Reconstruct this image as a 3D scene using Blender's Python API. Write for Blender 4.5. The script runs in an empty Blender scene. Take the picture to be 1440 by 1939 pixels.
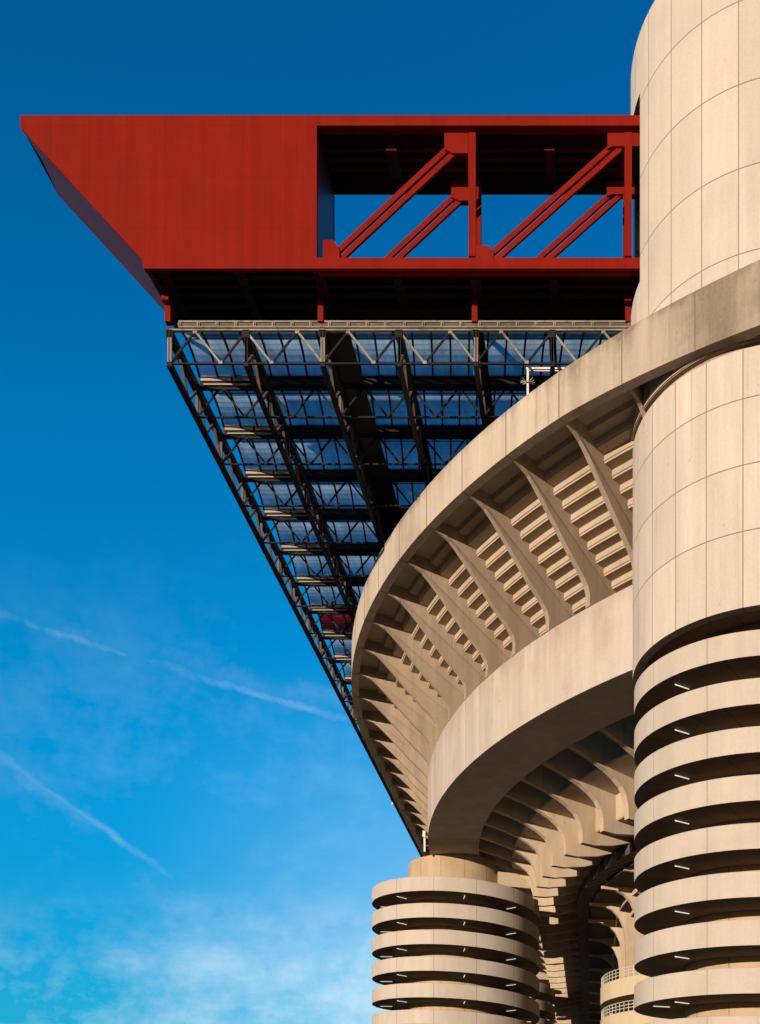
import bpy, math, random
from mathutils import Vector
random.seed(7)
R_ = math.radians
S = 4.8                                   # one structural module in metres
scn = bpy.context.scene
GZ = -1.6/S                                # ground level (camera eye is at 0)
COL = bpy.data.collections.new("stadium"); scn.collection.children.link(COL)

# ------------------------------------------------------------------ materials
def new_mat(name):
    m = bpy.data.materials.new(name); m.use_nodes = True
    nt = m.node_tree; nt.nodes.clear()
    out = nt.nodes.new('ShaderNodeOutputMaterial')
    b = nt.nodes.new('ShaderNodeBsdfPrincipled')
    nt.links.new(b.outputs[0], out.inputs[0])
    return m, nt, b, out
def N(nt, t, **kw):
    n = nt.nodes.new(t)
    for k, v in kw.items(): setattr(n, k, v)
    return n
def val(nt, sock, v):
    if isinstance(v, (int, float)): sock.default_value = v
    else: nt.links.new(v, sock)
def M(nt, op, a, b=0.0, c=0.0, clamp=False):
    n = nt.nodes.new('ShaderNodeMath'); n.operation = op; n.use_clamp = clamp
    val(nt, n.inputs[0], a); val(nt, n.inputs[1], b); val(nt, n.inputs[2], c)
    return n.outputs[0]
def mapr(nt, v, a, b, c, d, smooth=False):
    n = nt.nodes.new('ShaderNodeMapRange'); n.clamp = True
    if smooth: n.interpolation_type = 'SMOOTHSTEP'
    val(nt, n.inputs[0], v)
    for i, x in enumerate((a, b, c, d)): n.inputs[i+1].default_value = x
    return n.outputs[0]
def noise(nt, vec, scale, detail=4, rough=.55, sc=(1, 1, 1)):
    mp = N(nt, 'ShaderNodeMapping'); nt.links.new(vec, mp.inputs[0]); mp.inputs[3].default_value = sc
    n = N(nt, 'ShaderNodeTexNoise'); nt.links.new(mp.outputs[0], n.inputs[0])
    n.inputs['Scale'].default_value = scale; n.inputs['Detail'].default_value = detail
    n.inputs['Roughness'].default_value = rough
    return n.outputs[0]
def scale_col(nt, col, f):
    n = N(nt, 'ShaderNodeVectorMath', operation='SCALE')
    n.inputs[0].default_value = col[:3] if not hasattr(col, 'node') else (0, 0, 0)
    if hasattr(col, 'node'): nt.links.new(col, n.inputs[0])
    val(nt, n.inputs[3], f)
    return n.outputs[0]
def mixc(nt, f, a, b):
    n = N(nt, 'ShaderNodeMix', data_type='RGBA')
    val(nt, n.inputs[0], f)
    for i, c in ((6, a), (7, b)):
        if hasattr(c, 'node'): nt.links.new(c, n.inputs[i])
        else: n.inputs[i].default_value = (*c[:3], 1)
    return n.outputs[2]

def concrete(name, base=(.46, .40, .345), streak=.5, joints=None, rings=None, dirt=(.23, .185, .14), cell=0.0,
             dirt_amt=.35, jw=.034, board=0.0, rad=None, xdirt=None, drip=None):
    """board-marked concrete with rain streaks; joints=(offset deg, step deg, radius); rings=[z...] in metres"""
    m, nt, b, out = new_mat(name)
    tc = N(nt, 'ShaderNodeTexCoord'); P = tc.outputs['Object']
    big = noise(nt, P, .22, 5, .6)
    st = noise(nt, P, 1.1, 5, .6, (1, 1, .07))
    st2 = noise(nt, P, .42, 4, .6, (1, 1, .12))
    fine = noise(nt, P, 6.0, 6, .7)
    f = mapr(nt, big, .3, .7, .9, 1.07)
    f = M(nt, 'MULTIPLY', f, mapr(nt, st, .3, .72, 1 + .05*streak, 1 - .2*streak))
    f = M(nt, 'MULTIPLY', f, mapr(nt, fine, .3, .7, .95, 1.04))
    sep = N(nt, 'ShaderNodeSeparateXYZ'); nt.links.new(P, sep.inputs[0])
    line = None
    if joints:
        off, step, rad = joints
        ang = M(nt, 'MULTIPLY', M(nt, 'ARCTAN2', sep.outputs[1], sep.outputs[0]), 57.29578)
        q = M(nt, 'DIVIDE', M(nt, 'SUBTRACT', M(nt, 'ADD', ang, 720), off), step)
        fr = M(nt, 'FRACT', q)
        d = M(nt, 'MINIMUM', fr, M(nt, 'SUBTRACT', 1, fr))
        line = M(nt, 'LESS_THAN', d, jw/(rad*math.radians(step)))
        idx = M(nt, 'FLOOR', q)
        zi = 0.0
        if rings:
            for zr in rings:
                l = M(nt, 'LESS_THAN', M(nt, 'ABSOLUTE', M(nt, 'SUBTRACT', sep.outputs[2], zr)), jw*1.1)
                line = M(nt, 'MAXIMUM', line, l)
                zi = M(nt, 'ADD', zi, M(nt, 'GREATER_THAN', sep.outputs[2], zr))
        if cell:
            cmb = N(nt, 'ShaderNodeCombineXYZ'); nt.links.new(idx, cmb.inputs[0]); val(nt, cmb.inputs[1], zi)
            wn = N(nt, 'ShaderNodeTexWhiteNoise'); nt.links.new(cmb.outputs[0], wn.inputs[0])
            f = M(nt, 'MULTIPLY', f, mapr(nt, wn.outputs[0], 0, 1, 1-cell, 1+cell*.5))
    dirt = scale_col(nt, dirt, M(nt, 'MULTIPLY', mapr(nt, st, .3, .7, .75, 1.3), mapr(nt, fine, .3, .7, .85, 1.12)))
    col = scale_col(nt, base, f)
    dm = mapr(nt, M(nt, 'MULTIPLY', st2, mapr(nt, big, .35, .65, .6, 1.3)), .42, .8, 0, dirt_amt)
    if streak > .6:
        thin = noise(nt, P, 2.6, 4, .6, (1, 1, .03))
        ts = M(nt, 'MULTIPLY', mapr(nt, thin, .56, .70, 0, .55), mapr(nt, big, .42, .62, .15, 1))
        dm = M(nt, 'MAXIMUM', dm, ts)
        dots = noise(nt, P, 1.7, 3, .5)
        f0 = mapr(nt, dots, .70, .74, 0, .35)
        dm = M(nt, 'MAXIMUM', dm, f0)
    if xdirt:
        xm = mapr(nt, M(nt, 'ADD', sep.outputs[0], M(nt, 'MULTIPLY', M(nt, 'SUBTRACT', big, .5), 14)), xdirt[0], xdirt[1], 0, xdirt[2], True)
        dm = M(nt, 'ADD', dm, M(nt, 'MULTIPLY', xm, M(nt, 'MULTIPLY', mapr(nt, st, .3, .7, .7, 1.25), mapr(nt, st2, .3, .7, .75, 1.25))), clamp=True)
    if drip:
        dz = mapr(nt, M(nt, 'ADD', sep.outputs[2], M(nt, 'MULTIPLY', M(nt, 'SUBTRACT', st, .5), drip[1]*3)), drip[0]-drip[1], drip[0], 0, drip[2], True)
        dm = M(nt, 'ADD', dm, dz, clamp=True)
    col = mixc(nt, dm, col, dirt)
    if line is not None: col = mixc(nt, M(nt, 'MULTIPLY', line, .78), col, (.12, .085, .055))
    nt.links.new(col, b.inputs['Base Color'])
    b.inputs['Roughness'].default_value = .9
    b.inputs['Specular IOR Level'].default_value = .25
    h = M(nt, 'ADD', M(nt, 'MULTIPLY', fine, .5), M(nt, 'MULTIPLY', st, .6))
    bp = N(nt, 'ShaderNodeBump'); bp.inputs['Strength'].default_value = .25; bp.inputs['Distance'].default_value = .05
    nt.links.new(h, bp.inputs['Height']); nt.links.new(bp.outputs[0], b.inputs['Normal'])
    return m

def painted(name, col, rough=.5, var=.12, metal=0.0, bump=.1, rust=None, spec=.5, seams=False):
    m, nt, b, out = new_mat(name)
    tc = N(nt, 'ShaderNodeTexCoord'); P = tc.outputs['Object']
    a = noise(nt, P, .35, 5, .6); f2 = noise(nt, P, 5, 5, .7)
    f = M(nt, 'MULTIPLY', mapr(nt, a, .3, .7, 1-var, 1+var), mapr(nt, f2, .3, .7, 1-var*.4, 1+var*.4))
    if seams:
        sx = N(nt, 'ShaderNodeSeparateXYZ'); nt.links.new(P, sx.inputs[0])
        l1 = M(nt, 'LESS_THAN', M(nt, 'FRACT', M(nt, 'DIVIDE', sx.outputs[0], 2.31)), .018)
        l2 = M(nt, 'LESS_THAN', M(nt, 'FRACT', M(nt, 'DIVIDE', M(nt, 'ADD', sx.outputs[2], .7), 3.1)), .012)
        strk = noise(nt, P, 1.5, 5, .65, (1, 1, .05))
        f = M(nt, 'MULTIPLY', f, M(nt, 'SUBTRACT', 1, M(nt, 'MULTIPLY', M(nt, 'MAXIMUM', l1, l2), .14)))
        f = M(nt, 'MULTIPLY', f, mapr(nt, strk, .3, .75, 1.05, .84))
    c = scale_col(nt, col, f)
    if rust:
        r = noise(nt, P, 1.3, 6, .65)
        c = mixc(nt, mapr(nt, r, .52, .68, 0, .8), c, rust)
    nt.links.new(c, b.inputs['Base Color'])
    b.inputs['Roughness'].default_value = rough; b.inputs['Metallic'].default_value = metal
    b.inputs['Specular IOR Level'].default_value = spec
    bp = N(nt, 'ShaderNodeBump'); bp.inputs['Strength'].default_value = bump; bp.inputs['Distance'].default_value = .03
    nt.links.new(f2, bp.inputs['Height']); nt.links.new(bp.outputs[0], b.inputs['Normal'])
    return m

def vault_mat(name, col, trans, clear):
    m, nt, b, out = new_mat(name)
    tc = N(nt, 'ShaderNodeTexCoord'); P = tc.outputs['Object']
    a = noise(nt, P, .25, 5, .65); s = noise(nt, P, 2.2, 5, .6, (1, .12, 0)); g = noise(nt, P, 14, 3, .6)
    f = M(nt, 'MULTIPLY', mapr(nt, a, .3, .7, .82, 1.08), mapr(nt, s, .35, .7, 1.04, .85))
    f = M(nt, 'MULTIPLY', f, mapr(nt, g, .3, .7, .85, 1.12))
    nt.links.new(scale_col(nt, col, f), b.inputs['Base Color'])
    b.inputs['Roughness'].default_value = .35; b.inputs['Specular IOR Level'].default_value = .35
    t = N(nt, 'ShaderNodeBsdfTranslucent'); nt.links.new(scale_col(nt, trans, f), t.inputs[0])
    tp = N(nt, 'ShaderNodeBsdfTransparent'); nt.links.new(scale_col(nt, clear, f), tp.inputs[0])
    m2 = N(nt, 'ShaderNodeMixShader'); m2.inputs[0].default_value = .36
    nt.links.new(t.outputs[0], m2.inputs[1]); nt.links.new(tp.outputs[0], m2.inputs[2]); t = m2
    mx = N(nt, 'ShaderNodeMixShader'); mx.inputs[0].default_value = .9
    nt.links.new(b.outputs[0], mx.inputs[1]); nt.links.new(t.outputs[0], mx.inputs[2])
    nt.links.new(mx.outputs[0], out.inputs[0])
    return m

def lampmat(name, col, strength):
    m, nt, b, out = new_mat(name)
    b.inputs['Base Color'].default_value = (.8, .78, .7, 1)
    b.inputs['Emission Color'].default_value = (*col, 1); b.inputs['Emission Strength'].default_value = strength
    return m

RING = 13.8
RT = 1.89
MT = {
 'drum_up': concrete('drum_upper_concrete', (.50, .435, .375), .5, (207.0, RING, 1.9*S), [(z-GZ)*S for z in (13.60, 12.645, 11.68, 10.70)], cell=.06, dirt_amt=.22, jw=.030),
 'drum_lo': concrete('drum_lower_concrete', (.50, .435, .375), .8, (208.4, RING, 1.9*S), [(z-GZ)*S for z in (9.05, 8.29, 7.53)], cell=.07, dirt_amt=.26, jw=.030),
 'parapet': concrete('ramp_parapet_concrete', (.45, .39, .335), .5, (208.4, RING*2, 1.87*S), cell=.05, dirt_amt=.35, jw=.022),
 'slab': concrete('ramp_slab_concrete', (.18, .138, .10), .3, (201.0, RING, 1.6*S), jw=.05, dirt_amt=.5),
 'core': concrete('core_concrete', (.44, .33, .21), .6, (205, RING*2, 1.1*S), cell=.08, dirt=(.24, .16, .08), dirt_amt=.6, jw=.03),
 'fascia': concrete('fascia_concrete', (.46, .385, .31), .9, dirt=(.17, .135, .10), dirt_amt=.5, xdirt=(10, 22, .5), drip=((10.45-GZ)*S, .9, .4)),
 'girder': concrete('girder_concrete', (.46, .395, .34), .8, dirt=(.27, .20, .14), dirt_amt=.5, drip=((8.36-GZ)*S, 2.2, .35)),
 'rib': concrete('rib_concrete', (.34, .262, .188), 1.4, dirt=(.18, .13, .09), dirt_amt=.5),
 'stair': concrete('terrace_concrete', (.40, .315, .225), .4, dirt=(.2, .15, .1), dirt_amt=.4),
 'soffit': concrete('soffit_concrete', (.18, .14, .105), .4, dirt=(.1, .08, .06), dirt_amt=.6),
 'brack': concrete('bracket_concrete', (.47, .37, .265), .9, dirt=(.22, .15, .09), dirt_amt=.5),
 'bridge': concrete('bridge_concrete', (.47, .37, .25), .4, dirt=(.25, .18, .1), dirt_amt=.3),
 'darkwall': concrete('shaded_inner_concrete', (.07, .052, .04), .4, dirt=(.03, .025, .02), dirt_amt=.6),  # inner wall and upper soffit: shade of the void put into the colour
 'band': painted('dark_gallery_paint', (.02, .014, .012), .6, .3),
  'red': painted('red_beam_paint', (.182, .0105, .005), .65, .08, bump=.05, spec=.04, seams=True),
 'redin': painted('red_beam_inner_shaded', (.075, .010, .017), .4, .2, bump=.05, spec=.3),  # recess shade and pinkish stringer highlight put into a darker red
 'reddark': painted('red_beam_shaded', (.022, .003, .003), .5, .3, bump=.05, spec=.15),  # same beam red, shade of undersides and back chords put into the colour
 'deck': painted('deck_reflection_tint', (.13, .018, .04), .35, .15, bump=.05, spec=.5),  # purplish reflection on the deck undersides put into the colour
 'endp': painted('red_end_shaded', (.06, .009, .015), .5, .15, bump=.05, spec=.16),  # slanted end reads unlit: its shade is put into a darker red
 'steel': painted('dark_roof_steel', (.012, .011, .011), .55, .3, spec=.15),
 'tan': painted('weathered_roof_steel', (.22, .185, .145), .55, .3, .0, .2, rust=(.06, .04, .03)),
 'brown': painted('rusty_web_steel', (.07, .052, .042), .6, .3, rust=(.16, .09, .055)),
 'gut': painted('gutter_sheet_lit', (.30, .25, .19), .6, .2),
 'vault': vault_mat('polycarbonate_sheet', (.10, .14, .17), (.66, .82, .95), (.9, 1.0, 1.0)),
 'vaultred': vault_mat('sheet_beam_seen_through', (.16, .04, .05), (.6, .16, .18), (.7, .25, .25)),  # red of the far beam showing through the sheet, put into the colour
 'pipe': painted('white_pipe_paint', (.62, .56, .48), .5, .15, rust=(.25, .13, .08)),
 'rail': painted('pale_railing_paint', (.5, .46, .4), .5, .1),
 'tube': lampmat('strip_lamp', (1, .93, .78), .65),
}

def slat_mat():
    m, nt, b, out = new_mat('slatted_gallery')
    tc = N(nt, 'ShaderNodeTexCoord'); P = tc.outputs['Object']
    sp_ = N(nt, 'ShaderNodeSeparateXYZ'); nt.links.new(P, sp_.inputs[0])
    q = M(nt, 'ADD', M(nt, 'MULTIPLY', sp_.outputs[1], .95), M(nt, 'MULTIPLY', sp_.outputs[0], 1.1))
    l = M(nt, 'LESS_THAN', M(nt, 'FRACT', q), .3)
    l = M(nt, 'MULTIPLY', l, mapr(nt, noise(nt, P, .3, 3), .4, .6, .2, 1))
    nt.links.new(mixc(nt, l, (.009, .006, .006), (.10, .085, .07)), b.inputs['Base Color'])
    b.inputs['Roughness'].default_value = .6; b.inputs['Specular IOR Level'].default_value = .15
    return m
MT['band'] = slat_mat()

# ------------------------------------------------------------------ mesh helper
class MB:
    def __init__(s): s.v = []; s.f = []
    def poly(s, pts):
        i = len(s.v); s.v += [tuple(p) for p in pts]; s.f.append(tuple(range(i, i+len(pts))))
    def hexa(s, a, b):               # two quads (same order), a hexahedron
        i = len(s.v); s.v += [tuple(p) for p in a] + [tuple(p) for p in b]
        n = len(a)
        s.f.append(tuple(range(i+n-1, i-1, -1))); s.f.append(tuple(range(i+n, i+2*n)))
        for k in range(n): s.f.append((i+k, i+(k+1) % n, i+n+(k+1) % n, i+n+k))
    def box(s, x0, x1, y0, y1, z0, z1):
        s.hexa([(x0, y0, z0), (x1, y0, z0), (x1, y1, z0), (x0, y1, z0)], [(x0, y0, z1), (x1, y0, z1), (x1, y1, z1), (x0, y1, z1)])
    def bar(s, p, q, w, h=None, up=(0, 0, 1)):
        h = h or w; p = Vector(p); q = Vector(q); d = (q-p)
        if d.length < 1e-6: return
        d.normalize(); u = Vector(up)
        if abs(d.dot(u)) > .98: u = Vector((0, 1, 0))
        a = d.cross(u).normalized()*w/2; b = a.cross(d).normalized()*h/2
        s.hexa([p-a-b, p+a-b, p+a+b, p-a+b], [q-a-b, q+a-b, q+a+b, q-a+b])
    def tube(s, pts, r, n=6):
        prev = None; rings = []
        for k, p in enumerate(pts):
            p = Vector(p)
            d = (Vector(pts[min(k+1, len(pts)-1)]) - Vector(pts[max(k-1, 0)])).normalized()
            u = Vector((0, 0, 1)) if abs(d.z) < .95 else Vector((0, 1, 0))
            a = d.cross(u).normalized(); b = a.cross(d)
            rings.append([p + r*(math.cos(t*2*math.pi/n)*a + math.sin(t*2*math.pi/n)*b) for t in range(n)])
        i = len(s.v)
        for rg in rings: s.v += [tuple(x) for x in rg]
        for k in range(len(rings)-1):
            for t in range(n):
                s.f.append((i+k*n+t, i+k*n+(t+1) % n, i+(k+1)*n+(t+1) % n, i+(k+1)*n+t))
        s.f.append(tuple(range(i+n-1, i-1, -1))); s.f.append(tuple(range(i+(len(rings)-1)*n, i+len(rings)*n)))
    def sweep(s, sections, closed=False):   # sections: list of closed loops with equal counts
        i = len(s.v); n = len(sections[0])
        for sec in sections: s.v += [tuple(p) for p in sec]
        m = len(sections)
        for k in range(m if closed else m-1):
            k2 = (k+1) % m
            for t in range(n):
                s.f.append((i+k*n+t, i+k2*n+t, i+k2*n+(t+1) % n, i+k*n+(t+1) % n))
        if not closed:
            s.f.append(tuple(range(i, i+n))); s.f.append(tuple(range(i+(m-1)*n+n-1, i+(m-1)*n-1, -1)))
    def mesh(s, name, mat, off=(0, 0, 0), smooth=False):
        me = bpy.data.meshes.new(name)
        me.from_pydata([((x-off[0])*S, (y-off[1])*S, (z-off[2])*S) for x, y, z in s.v], [], s.f)
        me.materials.append(mat); me.validate(); me.update()
        import bmesh
        bm = bmesh.new(); bm.from_mesh(me); bmesh.ops.recalc_face_normals(bm, faces=bm.faces); bm.to_mesh(me); bm.free()
        if smooth:
            me.polygons.foreach_set('use_smooth', [True]*len(me.polygons))
            me.set_sharp_from_angle(angle=R_(30))
        return me
    def build(s, name, mat, parent=None, smooth=False):
        off = (0, 0, 0)
        if parent is not None:
            o0 = parent
            off = tuple(c/S for c in parent['_base']) if '_base' in parent else (0, 0, 0)
        me = s.mesh(name, mat, off, smooth)
        o = bpy.data.objects.new(name, me); COL.objects.link(o)
        if parent is not None:
            o.parent = parent
            if '_base' in parent: o['_base'] = list(parent['_base'])
        return o
def tag(o, label=None, cat=None, group=None, kind=None):
    if label: o['label'] = label
    if cat: o['category'] = cat
    if group: o['group'] = group
    if kind: o['kind'] = kind
    return o
def empty(name, loc):
    o = bpy.data.objects.new(name, None); COL.objects.link(o)
    o.location = [c*S for c in loc]; o['_base'] = [c*S for c in loc]
    o.empty_display_size = .5
    return o
def copy_tree(o, parent=None):
    c = o.copy(); COL.objects.link(c); c.parent = parent
    for ch in list(o.children): copy_tree(ch, c)
    return c


# ------------------------------------------------------------------ ring geometry (stadium corner)
CX, CY = 9.0, 24.4
R0 = 12.5                                   # outer face of the ring girder
def ring(s, r, z):
    """s: arc length on R0 measured from where the corner meets the long side (s<0: along the side)"""
    if s <= 0: return (CX - r, CY - s, z)
    L = R0*math.pi/2
    if s >= L: return (CX + (s-L), CY - r, z)
    t = s/R0
    return (CX - r*math.cos(t), CY - r*math.sin(t), z)
def tang(s):
    if s <= 0: t = 0
    else: t = min(s/R0, math.pi/2)
    return (math.sin(t), -math.cos(t))
S_END = R0*math.pi/2 + 3.0
S_LEFT = -25.0
def ring_sweep(mb, prof, s0=S_LEFT, s1=S_END, mod=None):
    ss = [s0]
    x = s0
    while x < s1-.01:
        x += (1.0 if x < -1 else .12); x = min(x, s1); ss.append(x)
    mb.sweep([[ring(s, r, (mod(s, r, z) if mod else z)) for r, z in prof] for s in ss])
STEP = R0*R_(4.2)
RIB_S = [R0*R_(43.5) + k*STEP for k in range(-48, 14)]
RIB_S = [s for s in RIB_S if S_LEFT + .3 < s < S_END - .2]

def rib_part(prof, thick, parent, mat, name, s):
    """profile polygon (r,z), half thickness per vertex"""
    mb = MB(); tx, ty = tang(s)
    def side(sg):
        return [(p[0]+sg*t*tx, p[1]+sg*t*ty, p[2]) for (r, z), t in zip(prof, thick) for p in [ring(s, r, z)]]
    mb.hexa(side(-1), side(1))
    return mb.build(name, mat, parent)

# ---- upper tier
up = empty('upper_tier', (CX-R0, CY, GZ))
tag(up, 'huge upper stand ring with pale parapet, ribs and stepped underside', 'stadium stand')
mb = MB()
def fz(s, r, z):
    if z < 10.0:
        t = max(0, min(1, (s/R0*57.3-48)/12)); z -= .15*t
    return z
ring_sweep(mb, [(14.0, 9.81), (14.0, 10.40), (13.9, 10.43), (13.86, 10.40), (13.86, 9.81)], mod=fz)
mb.build('parapet', MT['fascia'], up, True)
# expansion joints in the parapet: narrow recessed strips
for s in RIB_S:
    mb = MB(); a = []
    for r in (13.99, 14.004):
        a.append([ring(s-.006, r, fz(s, r, 9.80)), ring(s+.006, r, fz(s, r, 9.80)), ring(s+.006, r, 10.39), ring(s-.006, r, 10.39)])
    mb.hexa(a[0], a[1]); mb.build('parapet_joint', MT['soffit'], up)
mb = MB(); ring_sweep(mb, [(R0, 7.14), (R0, 8.31), (R0-.06, 8.34), (11.45, 8.34), (11.45, 7.14)])
mb.build('ring_girder', MT['girder'], up, True)
# stepped underside of the terraces + walkway soffit
prof = [(R0+1.37, 9.97), (R0+1.02, 9.94), (R0+.99, 9.88), (R0+.836, 9.86)]
u, z = .836, 9.86
k = 0
while k < 11:
    prof += [(R0+u, z), (R0+u+.004, z-.082), (R0+u-.012, z-.088), (R0+u-.012, z-.112), (R0+u-.16, z-.127)]
    u -= .16; z -= .127; k += 1
prof += [(R0+u, 8.32), (R0+u-.15, 8.32), (R0+u-.15, z+.35), (R0+.836, 10.3), (R0+1.37, 10.3)]
mb = MB(); ring_sweep(mb, prof)
mb.build('terrace_underside', MT['stair'], up)
E_ = [(0.0, 8.325), (-.005, 8.5), (.03, 8.61), (.10, 8.70), (.2, 8.80), (.37, 8.955), (.57, 9.165), (.81, 9.42), (1.0, 9.61), (1.12, 9.71), (1.25, 9.765), (1.38, 9.80), (1.5, 9.812)]
ribp = [(R0+a, b) for a, b in E_] + [(R0+1.42, 9.98), (R0+1.0, 9.98), (R0+.8, 9.92), (R0-.95, 8.5), (R0-.95, 8.325)]
ribt = [.045, .045, .043, .042, .041, .04, .038, .036, .033, .028, .02, .014, .012, .012, .03, .04, .045, .045]
for s in RIB_S: rib_part(ribp, ribt, up, MT['rib'], 'rib', s)
# pale socket plugs on each rib web
# ---- lower tier
lo = empty('lower_tier', (CX-11.4, CY, GZ))
tag(lo, 'shaded lower stand ring with hooked concrete brackets tucked under the big girder', 'stadium stand')
RI = 11.45
lp = [(-.2, 7.2), (0, 7.13), (.35, 7.03), (.7, 6.90), (.88, 6.80), (1.02, 6.69), (1.1, 6.56), (1.145, 6.42), (1.154, 6.30), (1.154, 6.18),
      (1.4, 6.165), (1.8, 6.22), (2.26, 6.36), (2.26, 6.5), (2.26, 7.0), (-.2, 7.96)]
lt = [.05, .05, .05, .052, .056, .058, .06, .06, .06, .058, .052, .042, .026, .026, .03, .05]
for s in RIB_S: rib_part([(RI-v, z) for v, z in lp], lt, lo, MT['brack'], 'bracket', s)
mb = MB(); ring_sweep(mb, [(RI-v, z) for v, z in [(.70, 6.955), (.70, 7.0), (1.5, 7.05), (2.4, 7.05), (2.4, 6.40), (1.44, 6.40), (1.42, 6.42), (1.42, 6.845)]])
mb.build('soffit', MT['brack'], lo)
mb = MB(); ring_sweep(mb, [(RI-v, z) for v, z in [(-.3, 7.95), (2.4, 7.95), (2.4, 8.1), (-.3, 8.1)]])
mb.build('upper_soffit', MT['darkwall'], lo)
mb = MB(); ring_sweep(mb, [(RI-v, z) for v, z in [(2.12, 6.12), (2.12, 6.34), (2.2, 6.42), (2.44, 6.42), (2.44, 6.12)]])
mb.build('gallery_band', MT['band'], lo)
mb = MB(); ring_sweep(mb, [(RI-v, z) for v, z in [(2.42, 6.07), (2.42, 6.11), (5.2, 6.11), (5.2, GZ), (5.1, GZ), (5.1, 6.07)]])
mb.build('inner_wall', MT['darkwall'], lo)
ip = [(2.36, 6.02), (2.66, 6.0), (2.84, 5.92), (2.98, 5.77), (3.07, 5.57), (3.11, 5.3), (3.12, 4.95), (3.12, GZ), (3.5, GZ), (3.5, 6.075), (2.36, 6.075)]
it = [.03, .045, .06, .065, .07, .07, .07, .07, .07, .07, .03]
for s in RIB_S[::2]: rib_part([(RI-v, z) for v, z in ip], it, lo, MT['brack'], 'column', s)
mb = MB()
for (v, z) in [(2.98, 5.9), (3.22, 5.78)]:
    ring_sweep(mb, [(RI-v, z), (RI-v, z+.08), (RI-v-.03, z+.08), (RI-v-.03, z)])
mb.build('step_edges', MT['bridge'], lo)

# ------------------------------------------------------------------ ramp towers
def circ(c, r, phi, z): return (c[0]+r*math.cos(R_(phi)), c[1]+r*math.sin(R_(phi)), z)
def ring_solid(mb, c, r0, r1, z0, z1, a0=0, a1=360, n=120):
    full = abs(a1-a0-360) < 1e-6
    secs = []
    for k in range(n if full else n+1):
        a = a0+(a1-a0)*k/n
        secs.append([circ(c, r1, a, z0), circ(c, r1, a, z1), circ(c, r0, a, z1), circ(c, r0, a, z0)])
    mb.sweep(secs, closed=full)
P = .552
def ramps(t, c, R, rc, zt, phr, ph0, phases):
    """helical ramp: parapet top z = zt at angle phr, dropping P per turn as the angle grows"""
    H, T = .30, .035
    z_at = lambda a: zt - P*(a-phr)/360
    a1 = ph0
    while z_at(a1) > .02: a1 += 3
    n = int((a1-ph0)/3)
    pb, sb, ed = [], [], []
    for k in range(n+1):
        a = ph0+3*k; z = z_at(a)
        pb.append([circ(c, R, a, z-H), circ(c, R, a, z-.008), circ(c, R-.008, a, z), circ(c, R-T, a, z), circ(c, R-T, a, z-H+.06)])
        sb.append([circ(c, R-.004, a, z-H-.0), circ(c, R-T, a, z-H+.055), circ(c, rc-.05, a, z-H+.055), circ(c, rc-.05, a, z-H+.002)])
    mb = MB(); mb.sweep(pb); mb.build('ramp_parapet', MT['parapet'], t, True)
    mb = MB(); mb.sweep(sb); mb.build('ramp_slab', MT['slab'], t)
    first = None; cnt = 0
    for turn in range(14):
        for ph in phases:
            a = ph+360*turn
            if a < ph0 or z_at(a) < .3 or (ph == 197 and z_at(a) > 3.1): continue
            z = z_at(a)-H-.022
            r0, r1 = rc+(R-rc)*.45, rc+(R-rc)*.78
            mb = MB(); mb.bar(circ(c, r0, a, z), circ(c, r1, a, z), .008, .010); mb.build('strip_lamp', MT['tube'], t)

def make_left():
    c = (-3.03, 24.6)
    t = empty('ramp_tower', (c[0], c[1], GZ))
    mb = MB(); mb.sweep([[circ(c, r, 3*k, z) for r, z in [(1.065, GZ), (1.065, 7.13), (1.0, 7.15), (.6, 7.15), (.6, GZ)]] for k in range(120)], True)
    mb.build('core', MT['core'], t, True)
    ramps(t, c, 1.85, 1.065, 6.43, 270, 90, (184, 229, 283, 326, 10, 60, 110, 145))
    mb = MB(); mb.tube([circ(c, 1.085, a, 6.60-.25*(a-200)/140) for a in range(196, 346, 4)], .008, 5)
    mb.build('conduit', MT['pipe'], t)
    mb = MB(); mb.bar(circ(c, 1.10, 246, 6.565), circ(c, 1.10, 255, 6.555), .014); mb.bar(circ(c, 1.10, 286, 6.505), circ(c, 1.10, 300, 6.49), .014)
    mb.build('wall_lamp', MT['pipe'], t)
    return t
t1 = make_left()
tag(t1, 'spiral ramp tower standing free against the sky, carrying the low end of the ring girder', 'ramp tower', 'spiral ramp towers')
for i, (y, lab) in enumerate(((35.2, 'second ramp tower down the long side, half hidden just behind the left tower'),
                              (45.9, 'farthest ramp tower, a sliver beside the brackets at the bottom edge'))):
    t = copy_tree(t1); t.location = (-3.03*S, y*S, GZ*S)
    tag(t, lab)

c = (2.42, 14.4)
bt = empty('corner_tower', (c[0], c[1], GZ))
tag(bt, 'massive corner tower on the right, panelled drums above ringed ramps, holding the red beam', 'ramp tower')
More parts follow.
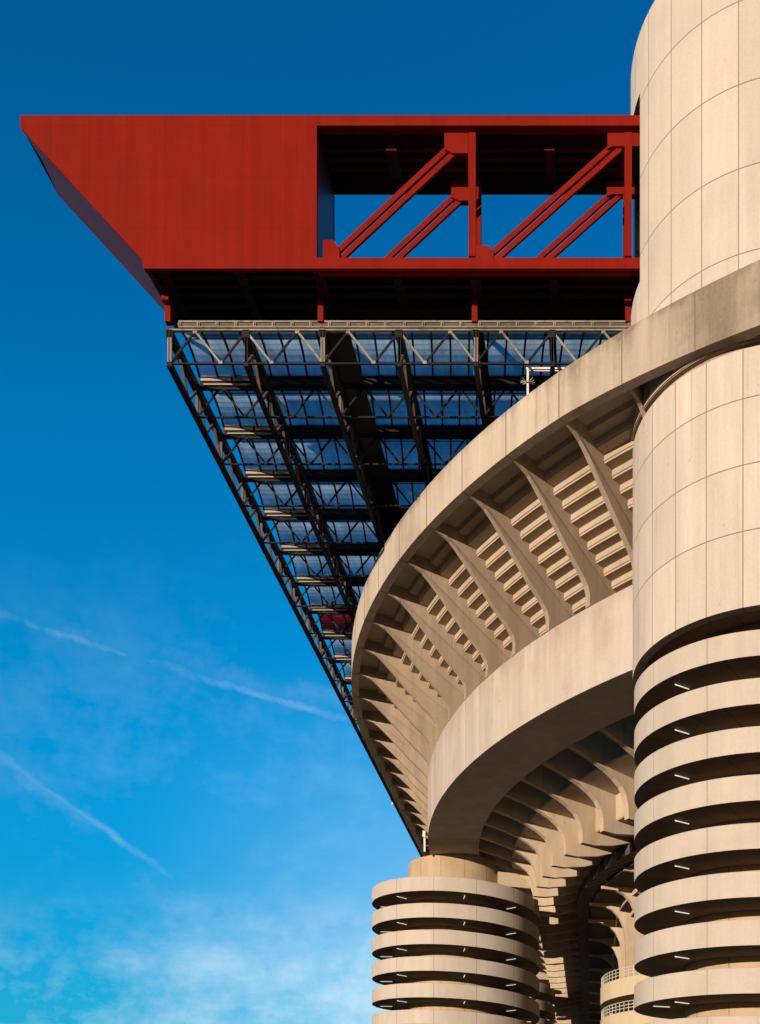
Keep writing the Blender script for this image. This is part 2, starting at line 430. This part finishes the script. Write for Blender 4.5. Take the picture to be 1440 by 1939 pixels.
# upper drum with an opening where the beam enters
def drum(mb, r, th, z0, z1, hole=None, n=120):
    zs = [z0, z1] if not hole else [z0, hole[2], hole[3], z1]
    def inh(a, k): return hole and hole[0] <= a < hole[1] and k == 1
    da = 360/n
    for k in range(len(zs)-1):
        for i in range(n):
            a = i*da; am = a+da/2
            if inh(am, k): continue
            a2 = a+da
            mb.poly([circ(c, r, a, zs[k]), circ(c, r, a2, zs[k]), circ(c, r, a2, zs[k+1]), circ(c, r, a, zs[k+1])])
            mb.poly([circ(c, r-th, a, zs[k]), circ(c, r-th, a2, zs[k]), circ(c, r-th, a2, zs[k+1]), circ(c, r-th, a, zs[k+1])])
            if hole:
                for aa, nb in ((a, am-da), (a2, am+da)):
                    if inh(nb % 360, k): mb.poly([circ(c, r, aa, zs[k]), circ(c, r-th, aa, zs[k]), circ(c, r-th, aa, zs[k+1]), circ(c, r, aa, zs[k+1])])
    for i in range(n):
        a = i*da; a2 = a+da; am = a+da/2
        rims = [z0, z1]
        if hole and hole[0] <= am < hole[1]: rims += [hole[2], hole[3]]
        for z in rims: mb.poly([circ(c, r, a, z), circ(c, r-th, a, z), circ(c, r-th, a2, z), circ(c, r, a2, z)])
mb = MB(); drum(mb, 1.915, .12, 9.70, 14.48, (165, 198, 11.36, 13.72), 240)
mb.build('upper_drum', MT['drum_up'], bt, True)
mb = MB(); ring_solid(mb, c, 0.02, 1.8, 14.2, 14.3); mb.build('drum_cap', MT['soffit'], bt)
mb = MB(); drum(mb, 1.89, .12, 6.655, 9.62, None, 240)
mb.build('lower_drum', MT['drum_lo'], bt, True)
mb = MB(); ring_solid(mb, c, 1.5, 1.845, 9.60, 9.69); ring_solid(mb, c, 1.4, 1.90, 9.69, 9.735)
mb.build('drum_rim', MT['rib'], bt, True)
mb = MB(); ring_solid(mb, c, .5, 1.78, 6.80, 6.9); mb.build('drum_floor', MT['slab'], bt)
mb = MB(); ring_solid(mb, c, .7, 1.2, GZ, 6.85); mb.build('core', MT['core'], bt, True)
ramps(bt, c, 1.87, 1.2, 6.372, 265, 118, (197, 215, 320, 30, 80, 130))

# ------------------------------------------------------------------ curved access balconies behind the corner tower
ba = empty('access_balcony', (1.72, 18.8, GZ))
tag(ba, 'stacked curved balconies with white railings just left of the corner tower', 'balcony')
cb = (1.74, 18.8)
for k in range(6):
    z = 3.39-.55*k
    mb = MB(); ring_solid(mb, cb, 1.56, 1.6, z-.29, z, 90, 330, 60); ring_solid(mb, cb, .3, 1.57, z-.28, z-.22, 90, 330, 60)
    o = mb.build('balcony_band', MT['bridge'], ba, True)
    mb = MB()
    for zz in (.06, .11, .165): mb.tube([circ(cb, 1.58, a, z+zz) for a in range(95, 330, 4)], .006, 5)
    for a in range(95, 330, 4): mb.bar(circ(cb, 1.58, a, z), circ(cb, 1.58, a, z+.165), .008)
    mb.build('railing', MT['rail'], ba)
mb = MB(); ring_solid(mb, cb, .3, 1.0, GZ, 3.39); mb.build('core', MT['core'], ba, True)

# ------------------------------------------------------------------ footbridges from towers into the stand
def bridge(y0):
    dy = y0-24.6
    b = empty('footbridge', (-1.6, y0, 6.5))
    mb = MB()
    A = [(-2.05, 23.9+dy), (-1.335, 24.15+dy), (-1.0, 24.9+dy), (-1.0, 26.0+dy), (-2.2, 25.5+dy)]
    mb.hexa([(x, y, 6.56) for x, y in A], [(x, y, 6.86) for x, y in A])
    mb.build('deck', MT['bridge'], b)
    mb = MB()
    for k in range(9):
        x = -2.0+.12*k; y = 24.0+.02*k+dy
        mb.bar((x, y+.1, 6.86), (x, y+.1, 7.05), .008)
    mb.bar((-2.0, 24.1+dy, 7.05), (-1.2, 24.35+dy, 7.05), .01)
    mb.bar((-1.95, 24.02+dy, 7.04), (-1.5, 24.08+dy, 6.87), .01)
    mb.build('railing', MT['rail'], b)
    return b
b1 = bridge(24.6)
tag(b1, 'cream concrete footbridge with thin railing linking the left tower top to the stand', 'footbridge', 'footbridges from tower tops')
for y, lab in ((35.2, 'small sunlit footbridge of the second tower, right of the left tower ramps'),
               (45.9, 'tiny sunlit footbridge of the farthest tower at the bottom edge')):
    b = copy_tree(b1); b.location = (-1.6*S, y*S, 6.5*S); tag(b, lab)

# ------------------------------------------------------------------ red box-truss beam
be = empty('red_truss_beam', (-2.0, 14.34, 11.56))
tag(be, 'long red steel box beam with slanted end and open truss bays, spanning out from the corner tower', 'roof beam')
YF, YB = 13.86, 14.83
kx = YF/2088
X = lambda px, Y=YF: (px-1122)*Y/2088
Z = lambda py, Y=YF: (2250-py)*Y/2088
zt, zb = Z(217.5), Z(508); ztc, zbc = Z(237), Z(487.5)
xl = X(38); XR = 2.3
# clad end: front plate, back plate, sloping end, bulkhead
out_ = [(X(38), zt), (X(38), Z(240)), (X(268), Z(490)), (X(272), zb), (X(600), zb), (X(600), zt)]
def yplate(mb, pts, y0, y1): mb.hexa([(x, y0, z) for x, z in pts], [(x, y1, z) for x, z in pts])
mb = MB(); yplate(mb, out_, YF, YF+.06); mb.build('front_panel', MT['red'], be)
out2 = [(x+(.03 if x < X(300) else 0), z) for x, z in out_]
mb = MB(); yplate(mb, out2, YB-.05, YB-.002); mb.build('back_panel', MT['red'], be)
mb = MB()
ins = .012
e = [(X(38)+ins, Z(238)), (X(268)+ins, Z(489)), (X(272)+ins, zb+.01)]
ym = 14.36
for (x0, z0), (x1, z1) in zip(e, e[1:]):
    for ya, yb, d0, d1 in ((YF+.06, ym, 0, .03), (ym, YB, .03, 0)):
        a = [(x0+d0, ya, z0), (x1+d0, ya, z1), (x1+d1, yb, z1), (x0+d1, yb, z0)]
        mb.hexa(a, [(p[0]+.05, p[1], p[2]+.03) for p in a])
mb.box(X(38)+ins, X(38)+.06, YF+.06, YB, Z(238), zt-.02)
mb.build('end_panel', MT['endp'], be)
mb = MB(); mb.box(X(600)-.05, X(600)-.002, YF+.06, YB-.06, zb+.05, zt-.05); mb.build('bulkhead', MT['redin'], be)
# chords (front and back box chords)
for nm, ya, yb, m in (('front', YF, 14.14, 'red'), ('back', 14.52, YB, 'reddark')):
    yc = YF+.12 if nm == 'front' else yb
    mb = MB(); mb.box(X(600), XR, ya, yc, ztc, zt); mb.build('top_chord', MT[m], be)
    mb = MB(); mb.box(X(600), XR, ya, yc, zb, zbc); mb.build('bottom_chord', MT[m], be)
mb = MB(); mb.box(X(600), XR, 13.985, 14.14, ztc, zt-.05); mb.build('chord_inner', MT['reddark'], be)  # rest of the front top chord, in the shaded red
# top deck with stringers and cross beams, bottom deck the same
mb = MB(); mb.box(X(42), XR, YF+.02, YB-.02, zt-.05, zt-.006); mb.build('top_deck', MT['deck'], be)
mb = MB(); mb.box(X(275), XR, YF+.07, YB-.07, zb+.13, zb+.17); mb.build('bottom_deck', MT['deck'], be)
mb = MB()
for y in (14.2, 14.335, 14.47): mb.box(X(600), XR, y-.025, y+.025, ztc-.0, zt-.05)
mb.build('top_stringers', MT['redin'], be)
mb = MB()
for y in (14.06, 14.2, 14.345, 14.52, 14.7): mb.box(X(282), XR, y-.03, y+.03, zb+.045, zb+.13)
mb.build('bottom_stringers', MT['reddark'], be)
for px in (745, 890, 1042, 1185):
    mb = MB(); x = X(px, 14.3); mb.box(x-.07, x+.07, 14.14, 14.52, ztc-.05, zt-.05); mb.build('cross_beam', MT['redin'], be)
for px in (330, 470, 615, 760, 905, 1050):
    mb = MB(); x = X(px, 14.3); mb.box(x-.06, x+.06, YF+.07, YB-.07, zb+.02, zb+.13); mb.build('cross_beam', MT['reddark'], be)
# web members in two planes
def web(Yc, Yt, dx):
    def pt(px, py): return ((px-1122)*14.0/2088+dx, (2250-py)*14.0/2088)
    def quad(name, pts, y0=Yc-.03, y1=Yc+.03):
        mb = MB(); yplate(mb, [pt(*p) for p in pts], y0, y1); mb.build(name, MT['red'], be)
    # verticals
    for a, b_ in ((888.5, 902), (1183, 1197)):
        quad('vertical', [(a, 226), (b_, 226), (b_, 492), (a, 492)], Yc-.05, Yc+.05)
    # gusset plates
    quad('gusset', [(843, 257), (888, 257), (888, 297), (858, 297), (843, 290)], Yc-.045, Yc+.035)
    quad('gusset', [(1151, 259), (1183, 259), (1183, 284), (1163, 284), (1151, 288)], Yc-.045, Yc+.035)
    quad('gusset', [(1197, 259), (1300, 259), (1300, 284), (1197, 284)], Yc-.045, Yc+.035)
    quad('gusset', [(614, 461), (634, 461), (645, 480), (645, 495), (614, 495)], Yc-.045, Yc+.035)
    quad('gusset', [(902, 471), (924, 471), (936, 483), (936, 495), (902, 495)], Yc-.045, Yc+.035)
    # twin-bar diagonals, each bar a real box member
    for (x0, y0, x1, y1) in ((634, 492, 876, 266), (930, 492, 1185, 264)):
        for o, w in ((-6, .066), (8.5, .064)):
            L = math.hypot(x1-x0, y1-y0); ux, uy = (x1-x0)/L, (y1-y0)/L
            nx, ny = -uy*o, ux*o
            cut = 0 if o < 0 else 20
            p = pt(x0-nx*-1, y0+ny); q = pt(x1+nx-ux*cut, y1+ny-uy*cut)
            p = pt(x0+nx, y0+ny)
            mb = MB(); mb.bar((p[0], Yc, p[1]), (q[0], Yc, q[1]), .035, w, up=(0, 0, 1)); mb.build('diagonal', MT['red'], be)
web(13.99, 0, 0)
web(14.66, 0, .0)
# hangers from the beam down to the roof edge truss
for px in (319, 608, 899.5, 1190):
    x = X(px, 14.4); sx = 1 if px != 319 else 1
    mb = MB(); mb.box(x-.036, x+.036, 14.37, 14.45, 11.30, 11.70)
    h = mb.build('hanger', MT['red'], be)
    mb = MB(); mb.hexa([(x-.01, 14.39, 11.24), (x+.036, 14.39, 11.24), (x+.036, 14.43, 11.24), (x-.01, 14.43, 11.24)],
                       [(x-.0, 14.39, 11.14), (x+.036, 14.39, 11.14), (x+.036, 14.43, 11.14), (x-.0, 14.43, 11.14)])
    mb.box(x-.01, x+.036, 14.385, 14.435, 11.14, 11.24)
    mb.build('hanger_clevis', MT['red'], h)
for px, py in ((313, 565), (1190, 567)):
    mb = MB(); x = X(px, 14.3); mb.box(x-.045, x+.045, 14.28, 14.34, Z(py+4, 14.3), Z(py-4, 14.3)); mb.build('bracket_stub', MT['red'], be)

# ------------------------------------------------------------------ steel roof grid
ro = empty('stadium_roof', (-5.52, 14.4, 10.77))
tag(ro, 'wide flat roof of black steel trusses and curved blue translucent sheets, hung under the red beam', 'stadium roof')
Y0, XL = 14.4, -5.52
W = 1.0
NR = 24
XE = 4.5
xs = [XL+W*k for k in range(11)]
zc, zu = 10.77, 11.19
for n in range(NR):
    y = Y0+n
    mb = MB()
    cm = 'tan' if n == 0 else 'steel'  # sunlit first row tan, shaded rows behind dark: light put into the colour
    if n == 0:
        mb.box(XL+.12, XE, y-.012, y+.012, 11.305, 11.325); mb.box(XL+.12, XE, y-.012, y+.012, 11.235, 11.25)
        mg = MB(); mg.box(XL+.12, XE, y+.002, y+.01, 11.25, 11.305); mg.build('edge_panel', MT['brown'], ro)
        k = XL+.12
        while k < XE: mb.box(k-.008, k+.008, y-.014, y+.01, 11.25, 11.305); mb.box(k+.02, k+.03, y-.014, y+.01, 11.25, 11.305); k += .245
        mb.box(XL, XE, y-.02, y+.02, 11.19, 11.21)
        mb.build('edge_rail', MT['tan'], ro)
        mb = MB()
        for x in xs[::2]:
            for dx in (-.024, .016): mb.box(x+dx, x+dx+.014, y-.02, y+.02, zc, 11.2)
        mb.build('edge_post', MT['tan'], ro)
        mb = MB()
    else:
        mb.box(XL+.05, XE, y-.012, y+.02, 11.15, 11.18)
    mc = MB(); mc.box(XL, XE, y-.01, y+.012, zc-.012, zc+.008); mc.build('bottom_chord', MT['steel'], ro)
    # Warren webs: bottom nodes on the hanger lines, top nodes with a post between
    m = 0; x = XL; half = W/3; mbd = MB()
    while x < XE-.1:
        x2 = x+half
        a, b_ = (zc, zu) if m % 2 == 0 else (zu, zc)
        (mb if m % 2 else mbd).bar((x, y, a), (x2, y, b_), .018, .024)  # rising webs go dark: shade of turned-away faces put into the colour
        if m % 6 == 3: mb.bar((x, y, zc), (x, y, zu), .03, .03)
        # gusset lumps
        mb.box(x-.026, x+.026, y-.014, y+.014, a-.01 if a == zc else a-.035, a+.03 if a == zc else a+.01)
        m += 1; x = x2
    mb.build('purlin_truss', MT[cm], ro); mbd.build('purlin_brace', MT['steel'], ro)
    # gutter beam of each row
    if n > 0:
        mb = MB(); mb.box(XL+.95, XE, y-.03, y+.05, 11.19, 11.345); mb.build('gutter', MT['steel'], ro)  # shaded run of the gutter, shadow put into the dark colour
        mb = MB()
        for k in range(2):
            mb.box(XL+.06+.45*k, XL+.48+.45*k, y-.034, y-.018, 11.255, 11.335)
        mb.box(XL+.1, XL+.93, y-.04, y-.018, 11.195, 11.212)
        mb.build('gutter_lit_end', MT['gut'], ro)  # sunlit stretch of the same gutter, light put into the paler colour
        mb = MB(); mb.box(XL+.04, XL+.95, y-.018, y+.05, 11.19, 11.345)
        mb.build('gutter_back', MT['steel'], ro)
    # vaulted sheets and glazing bars
    def vz(s_): return 11.21+.11*s_+.07*math.sin(math.pi*s_)
    dx_ = -.11
    xa = XL+.16
    mb = MB(); seg = 8
    cuts = [xa, xs[2]+.02, xs[2]+.32, xs[4]-.03, xs[4]+.10, xs[6]-.03, xs[6]+.05, XE]
    for k in range(0, len(cuts), 2):
        for i in range(seg):
            s0, s1 = i/seg, (i+1)/seg
            a = [(cuts[k]+dx_*s0, y+.03+.93*s0, vz(s0)), (cuts[k+1]+dx_*s0, y+.03+.93*s0, vz(s0)), (cuts[k+1]+dx_*s1, y+.03+.93*s1, vz(s1)), (cuts[k]+dx_*s1, y+.03+.93*s1, vz(s1))]
            mb.hexa(a, [(p[0], p[1], p[2]+.006) for p in a])
    mb.build('vault_sheet', MT['vaultred' if n == 7 else 'vault'], ro)
    mb = MB()
    x = xa
    while x < XE:
        mb.sweep([[(x+dx_*i/seg+q, y+.03+.93*i/seg, vz(i/seg)-w_) for q, w_ in ((-.013, .028), (.013, .028), (.013, .004), (-.013, .004))] for i in range(seg+1)])
        x += W/4
    mb.bar((xa, y+.22, vz(.2)-.012), (XE, y+.22, vz(.2)-.012), .008)
    mb.build('glazing_bars', MT['steel'], ro)
YE = Y0+NR
for j, x in enumerate(xs):
    mb = MB()
    wl = .06 if j else .07
    mb.box(x-wl/2, x+wl/2, Y0-.02, YE, zc-.05, zc+.012)
    mb.box(x-.045, x+.045, Y0-.02, YE, 11.10, 11.20)
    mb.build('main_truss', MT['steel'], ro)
    mb = MB(); m = 0; y = Y0
    while y < YE-.1:
        a, b_ = (zc, 11.14) if m % 2 == 0 else (11.14, zc)
        mb.bar((x, y, a), (x, y+1/3, b_), .035, .03)
        if m % 3 == 0: mb.bar((x, y, zc), (x, y, 11.14), .035, .03)
        m += 1; y += 1/3
    mb.build('truss_web', MT['brown'], ro)
# opaque dark strips along three truss lines
for x0, x1 in ((xs[2]+.0, xs[2]+.34), (xs[4]-.06, xs[4]+.10), (xs[6]-.08, xs[6]+.05)):
    mb = MB(); mb.box(x0, x1, Y0+.02, YE, 11.195, 11.205); mb.build('dark_strip', MT['steel'], ro)
mb = MB(); mb.box(XL+1.0, XE, YE, YE+.1, zc, 11.3); mb.build('end_beam', MT['steel'], ro)

# ------------------------------------------------------------------ small things
def at(px, py, Y): return ((px-1122)*Y/2088, Y, (2250-py)*Y/2088)
pf = empty('pipe_frame', at(1000, 750, 14.7))
tag(pf, 'white pipe frame with spikes standing on the ring parapet', 'pipe frame')
mb = MB(); mb.bar(at(1000, 790, 14.7), at(1000, 700, 14.7), .028); mb.build('post', MT['pipe'], pf)
mb = MB(); mb.bar(at(997, 698, 14.7), at(1110, 698, 14.7), .024); mb.bar(at(1002, 702, 14.7), at(1110, 703, 14.7), .012); mb.build('crossbar', MT['pipe'], pf)
mb = MB(); o_ = Vector(at(1000, 725, 14.7))
for k in range(12):
    a = k*math.pi/6; d = Vector((math.cos(a), .5*math.sin(a), .35*math.sin(a*3)+.2)).normalized()*.10
    mb.bar(o_, o_+d, .004)
mb.build('spikes', MT['pipe'], pf)
an = empty('wire_aerial', at(795, 940, 16.5))
tag(an, 'thin wire aerial sticking out over the ring parapet edge', 'aerial')
mb = MB(); a = Vector(at(799, 941, 16.55)); b_ = Vector(at(777, 934, 16.5)); mb.bar(a, b_, .01)
mb.build('stem', MT['steel'], an)
mb = MB()
for k in range(5): mb.bar(b_, b_+Vector((.035*math.cos(k*1.3), 0, .035*math.sin(k*1.3))), .005)
mb.build('prongs', MT['brown'], an)
fl = empty('floodlight', at(744, 1520, 32))
tag(fl, 'small white floodlight hanging off the roof edge above the left tower', 'floodlight')
mb = MB(); mb.bar(at(743, 1524, 31), at(747, 1519, 31), .06, .05); mb.build('head', MT['pipe'], fl)
mb = MB(); mb.bar(at(741, 1512, 31), at(748, 1514, 31), .09, .09); mb.build('bracket', MT['steel'], fl)
db = empty('drain_box', at(806, 1585, 23.4))
tag(db, 'white box and downpipe on the girder side above the left tower', 'drain pipe')
mb = MB(); mb.box(-3.585, -3.53, 23.3, 23.4, 7.42, 7.55); mb.build('box', MT['pipe'], db)
mb = MB(); mb.bar((-3.55, 23.35, 7.42), (-3.55, 23.35, 7.12), .035); mb.build('downpipe', MT['pipe'], db)

# ------------------------------------------------------------------ ground
m, nt, b, out = new_mat('pale_paving')
tc = N(nt, 'ShaderNodeTexCoord')
f = mapr(nt, noise(nt, tc.outputs['Object'], .05, 6, .6), .3, .7, .85, 1.1)
nt.links.new(scale_col(nt, (.075, .055, .038), f), b.inputs['Base Color']); b.inputs['Roughness'].default_value = .9
g = MB(); g.poly([(-900, -900, GZ), (900, -900, GZ), (900, 900, GZ), (-900, 900, GZ)])
gd = g.build('ground', m); gd['kind'] = 'structure'

for o in list(bpy.data.objects):
    if '_base' in o: del o['_base']

# ------------------------------------------------------------------ light
SUN = Vector((-.52, -.84, .100)).normalized()
sl = bpy.data.lights.new('sun', 'SUN'); sl.energy = 5.0; sl.angle = R_(.55); sl.color = (1, .84, .67)
so = bpy.data.objects.new('sun', sl); COL.objects.link(so)
so.rotation_euler = SUN.to_track_quat('Z', 'Y').to_euler()

w = bpy.data.worlds.new('World'); scn.world = w; w.use_nodes = True
nt = w.node_tree; nt.nodes.clear()
wo = N(nt, 'ShaderNodeOutputWorld'); bg = N(nt, 'ShaderNodeBackground'); nt.links.new(bg.outputs[0], wo.inputs[0])
sky = N(nt, 'ShaderNodeTexSky'); sky.sky_type = 'NISHITA'; sky.sun_disc = False
sky.sun_elevation = math.asin(SUN.z); sky.sun_rotation = math.atan2(SUN.x, SUN.y)
sky.air_density = 1.0; sky.dust_density = .3; sky.ozone_density = 3.0
tc = N(nt, 'ShaderNodeTexCoord'); D = tc.outputs['Generated']
sp = N(nt, 'ShaderNodeSeparateXYZ'); nt.links.new(D, sp.inputs[0])
yy = M(nt, 'MAXIMUM', sp.outputs[1], .05)
a = M(nt, 'DIVIDE', sp.outputs[0], yy); bb = M(nt, 'DIVIDE', sp.outputs[2], yy)
front = M(nt, 'GREATER_THAN', sp.outputs[1], .05)
tint = N(nt, 'ShaderNodeVectorMath', operation='MULTIPLY'); nt.links.new(sky.outputs[0], tint.inputs[0])
tl = mixc(nt, mapr(nt, sp.outputs[2], .42, .71, 0, 1), (.008, 1.62, 2.12), (.004, 1.04, 1.66))
tl = mixc(nt, mapr(nt, sp.outputs[2], .34, .12, 0, 1), tl, (.10, 1.24, 1.60))
tl = mixc(nt, mapr(nt, sp.outputs[1], -.15, .25, 1, 0, True), tl, (.62, .50, .40))
nt.links.new(tl, tint.inputs[1])
wisp = noise(nt, D, 9, 7, .6, (1, 1, 2.2))
fine = noise(nt, D, 40, 6, .65)
brk = noise(nt, D, 14, 6, .7)
def trail(a0, b0, a1, b1, width, amt, curve=0.0):
    L = math.hypot(a1-a0, b1-b0); ux, uy = (a1-a0)/L, (b1-b0)/L
    da = M(nt, 'SUBTRACT', a, a0); dbn = M(nt, 'SUBTRACT', bb, b0)
    t = M(nt, 'ADD', M(nt, 'MULTIPLY', da, ux), M(nt, 'MULTIPLY', dbn, uy))
    d = M(nt, 'ADD', M(nt, 'MULTIPLY', da, -uy), M(nt, 'MULTIPLY', dbn, ux))
    d = M(nt, 'ADD', d, M(nt, 'MULTIPLY', M(nt, 'SUBTRACT', wisp, .5), width*2.0))
    d = M(nt, 'ADD', d, M(nt, 'MULTIPLY', M(nt, 'SUBTRACT', fine, .5), width*2.6))
    core = mapr(nt, M(nt, 'ABSOLUTE', d), 0, width, 1, 0, True)
    al = M(nt, 'MULTIPLY', mapr(nt, t, -.25, .0, 0, 1, True), mapr(nt, t, L*.9, L*1.25, 1, 0, True))
    al = M(nt, 'MULTIPLY', al, mapr(nt, brk, .40, .60, .12, 1))
    return M(nt, 'MULTIPLY', M(nt, 'MULTIPLY', core, al), amt)
c1 = trail(-.537, .520, -.2236, .424, .006, .17)
c1b = trail(-.46, .50, -.2236, .437, .016, .07)
c2 = trail(-.537, .390, -.461, .336, .012, .09)
c2b = trail(-.46, .338, -.325, .245, .005, .15)
tex = M(nt, 'ADD', M(nt, 'MULTIPLY', noise(nt, D, 5.5, 8, .62, (1, 1, 2.6)), .7), M(nt, 'MULTIPLY', fine, .3))
veil = M(nt, 'MULTIPLY', mapr(nt, tex, .40, .66, 0, 1), mapr(nt, bb, .30, .14, 0, .55, True))
veil = M(nt, 'ADD', veil, M(nt, 'MULTIPLY', mapr(nt, tex, .50, .72, 0, .10), mapr(nt, bb, .62, .4, 0, 1, True)))
veil2 = M(nt, 'MULTIPLY', mapr(nt, bb, .5, .1, 0, .42, True), mapr(nt, a, -.45, -.05, 0, 1, True))
cl = M(nt, 'MAXIMUM', M(nt, 'MAXIMUM', c1, c1b), M(nt, 'MAXIMUM', c2, c2b))
cl = M(nt, 'MAXIMUM', cl, M(nt, 'ADD', veil, veil2, clamp=True))
cl = M(nt, 'MULTIPLY', cl, front)
colr = mixc(nt, cl, tint.outputs[0], (4.6, 5.9, 6.7))
nt.links.new(colr, bg.inputs[0]); bg.inputs[1].default_value = .12

# ------------------------------------------------------------------ camera (level, with lens shift like a view camera)
cam = bpy.data.cameras.new('camera'); co = bpy.data.objects.new('camera', cam); COL.objects.link(co)
co.location = (0, 0, 0); co.rotation_euler = (math.pi/2, 0, 0)
cam.sensor_fit = 'HORIZONTAL'; cam.sensor_width = 36; cam.lens = 36*2088/1440
cam.shift_x = -(1122-720)/1440; cam.shift_y = (2250-969.5)/1440
cam.clip_start = .1; cam.clip_end = 20000
scn.camera = co
scn.view_settings.view_transform = 'Standard'; scn.view_settings.look = 'None'
scn.view_settings.exposure = 0.33; scn.view_settings.gamma = 1
scn.cycles.max_bounces = 6
